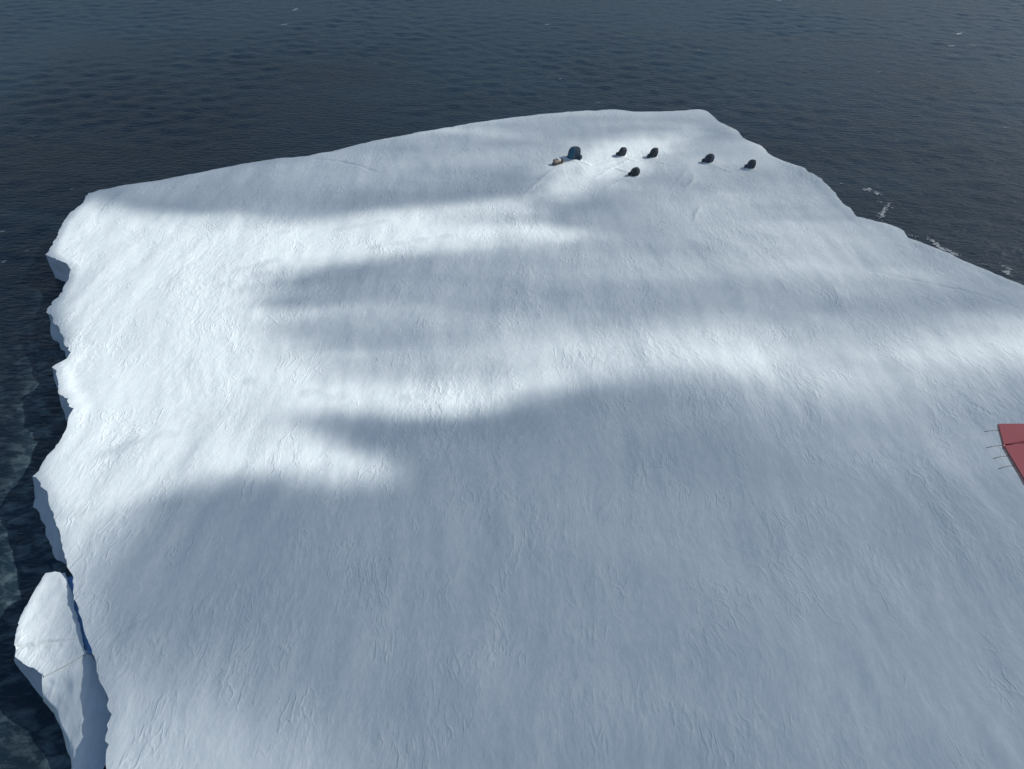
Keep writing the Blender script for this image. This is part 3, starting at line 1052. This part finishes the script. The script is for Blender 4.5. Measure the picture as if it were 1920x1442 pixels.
slate = fabric('slate_fabric', (0.048, 0.060, 0.078)); slate2 = fabric('charcoal_fabric', (0.036, 0.046, 0.058))
teal = fabric('petrol_fabric', (0.038, 0.060, 0.070)); navy = fabric('navy_fabric', (0.050, 0.068, 0.115))
blue = fabric('blue_fabric', (0.035, 0.13, 0.21)); dblue = fabric('dark_blue_fabric', (0.022, 0.045, 0.075))
G = 'small dark tents on the far end'
T = make_tent(ground(1075, 296), 2.85, 2.4, [blue, dblue, dblue], R(25), .4, porch=R(150))
tag(T, 'largest tent, blue and domed, beside the tan loaded sledge', 'tent')
for (px, py, wd, ht, cols, rz, label) in [
    (1165, 291.5, 1.95, 2.15, [slate, slate2], 10, 'small charcoal tent, next to the right of the large blue tent'),
    (1188.5, 329, 1.95, 2.05, [teal, slate2], 40, 'small dark tent pitched nearest the camera, below the row of others'),
    (1223, 294, 1.95, 2.15, [slate2, teal], 22, 'small blackish tent, middle of the back row above the nearest tent'),
    (1327, 304, 2.05, 2.15, [navy, slate], 35, 'small navy tinted tent, second from the right brink'),
    (1406, 315, 1.9, 2.15, [slate, navy], 15, 'rightmost small grey tent closest to the right brink')]:
    t = make_tent(ground(px, py), wd * .92, ht * random.uniform(.80, .92), cols, R(rz), random.uniform(.4, .6), porch=R(random.uniform(-20, 40)))
    tag(t, label, 'tent', G)


def make_sledge():
    loc = ground(1047, 307)
    root = empty('cargo_sledge', loc, R(38))
    tan = simple_mat('tan_canvas', (0.36, 0.29, 0.24), .8, .25, 4, .04)
    wood = simple_mat('sledge_wood', (0.13, 0.09, 0.07), .6, .25, 6)
    white = simple_mat('white_sack', (0.72, 0.70, 0.68), .8, .1, 5, .03)
    dark = simple_mat('dark_crate', (0.07, 0.06, 0.06), .6, .2, 5)
    for s in (-1, 1):
        bm = bmesh.new()
        add_tube(bm, [(-1.5, s * .42, .05), (1.2, s * .42, .05), (1.55, s * .42, .16), (1.75, s * .42, .42)], .05, 6)
        bm_obj('runner', bm, wood, root, True)
        for x in (-1.1, -.1, .9):
            bm = bmesh.new(); add_box(bm, (x, s * .42, .2), (.07, .07, .26)); bm_obj('upright', bm, wood, root)
    for k in range(6):
        bm = bmesh.new(); add_box(bm, (-1.25 + k * .5, 0, .35), (.36, 1.05, .05), 0, .01); bm_obj('slat', bm, wood, root)
    bm = bmesh.new(); add_box(bm, (-.75, 0, .74), (1.1, .9, .72), .06, .16); bm_obj('tarpaulin', bm, tan, root, True)
    bm = bmesh.new(); add_box(bm, (.2, .1, .68), (.7, .8, .6), -.1, .2); bm_obj('sack', bm, white, root, True)
    bm = bmesh.new(); add_box(bm, (.85, -.05, .6), (.5, .75, .45), .05, .03); bm_obj('crate', bm, dark, root)
    bm = bmesh.new(); add_box(bm, (-.3, -.1, 1.18), (.55, .5, .22), .4, .09); bm_obj('bedroll', bm, white, root, True)
    for x in (-1.0, -.5):
        bm = bmesh.new()
        add_tube(bm, [(x, -.5, .35), (x + .01, -.48, 1.08), (x + .02, .48, 1.12), (x, .5, .35)], .018, 5)
        bm_obj('strap', bm, dark, root, True)
    tag(root, 'loaded sledge with tan cover and white sack left of the blue tent', 'sledge')


make_sledge()


# ------------------------------------------------------------------ the aircraft's red wing, whose tip reaches into view
def make_wing():
    # wing frame: origin at the tip's trailing corner, tilted as the aircraft banks
    def ray(px, py, t):
        a = (px - 960) / FPX; b = -(py - 721) / FPX
        return Vector((a, b * SP + CP, b * CP - SP)) * t + Vector((0, 0, CAM_H))
    tipTE = ray(1870, 794, 8.0)
    z0 = tipTE.z - CAM_H; sl = -0.498
    c0 = z0 - sl * tipTE.y

    def on_plane(px, py):
        a = (px - 960) / FPX; b = -(py - 721) / FPX
        d = Vector((a, b * SP + CP, b * CP - SP))
        t = c0 / (d.z - sl * d.y)
        return Vector((0, 0, CAM_H)) + d * t
    nrm = Vector((0, -sl, 1)).normalized()
    e1 = Vector((1, 0, 0)); e2 = nrm.cross(e1)

    def uv(p):
        q = p - tipTE
        return (q.dot(e1), q.dot(e2))
    root = empty('aircraft_wing', tuple(tipTE))
    M = Matrix((e1, e2, nrm)).transposed()
    root.rotation_euler = M.to_euler()
    red = simple_mat('red_paint', (0.235, 0.04, 0.055), .35, .10, 2.5)
    seam = simple_mat('dark_seal', (0.05, 0.02, 0.025), .6, .1)
    metal = simple_mat('wick_grey', (0.09, 0.10, 0.11), .5, .1)
    hinge_a = uv(on_plane(1883, 835)); hinge_b = uv(on_plane(1920, 828))
    te2 = uv(on_plane(1921, 902))
    dv = Vector(hinge_b) - Vector(hinge_a)
    hin_far = Vector(hinge_a) + dv * (2.2 / dv.length)
    # plan outlines of the panels (u forward, v outboard)
    tip = [(0.0, 0.0), (1.6, 0.02), (2.1, -.25), (hin_far.x, hin_far.y + .012), (hinge_a[0] - .004, hinge_a[1] + .012)]
    k = Vector(te2) - Vector(hinge_a)
    inner = [(hinge_a[0] - .015, hinge_a[1] - .012), (hin_far.x, hin_far.y - .012), (2.6, -3.2), (2.7, -6.2), (-1.0, -6.2), (-.9, -3.6), (te2[0], te2[1])]

    def panel(name, outl, th, parent):
        bm = bmesh.new()
        top = [bm.verts.new((x, y, 0)) for x, y in outl]
        bot = [bm.verts.new((x, y, -th)) for x, y in outl]
        f = bm.faces.new(top); bm.faces.new(bot[::-1])
        for i in range(len(outl)):
            j = (i + 1) % len(outl)
            bm.faces.new((top[j], top[i], bot[i], bot[j]))
        bmesh.ops.recalc_face_normals(bm, faces=bm.faces)
        bmesh.ops.bevel(bm, geom=[e for e in bm.edges if all(abs(v.co.z) < 1e-6 for v in e.verts)], offset=.010, segments=3, affect='EDGES')
        return bm_obj(name, bm, red, parent)
    panel('wing_tip', tip, .035, root)
    panel('main_panel', inner, .04, root)
    bm = bmesh.new()
    a = Vector((hinge_a[0], hinge_a[1], -.03)); b = Vector((hin_far.x, hin_far.y, -.03))
    add_tube(bm, [a, b], .018, 6)
    bm_obj('hinge_seal', bm, seam, root, True)
    for (q, e) in (((1869, 804), (1846, 806)), ((1882, 831), (1850, 836)), ((1889, 851), (1863, 856)), ((1898, 869), (1873, 875))):
        p0 = Vector((*uv(on_plane(*q)), -.02)); p1 = Vector((*uv(on_plane(*e)), -.02))
        bm = bmesh.new()
        add_tube(bm, [p0 + Vector((.05, 0, 0)), p0, (p0 + p1) / 2 + Vector((0, 0, .006)), p1], [.0055, .0045, .004, .0035], 6)
        bm_obj('static_wick', bm, metal, root, True)
    tag(root, 'red aircraft wing tip with thin trailing wicks at the right edge', 'aircraft wing')


make_wing()
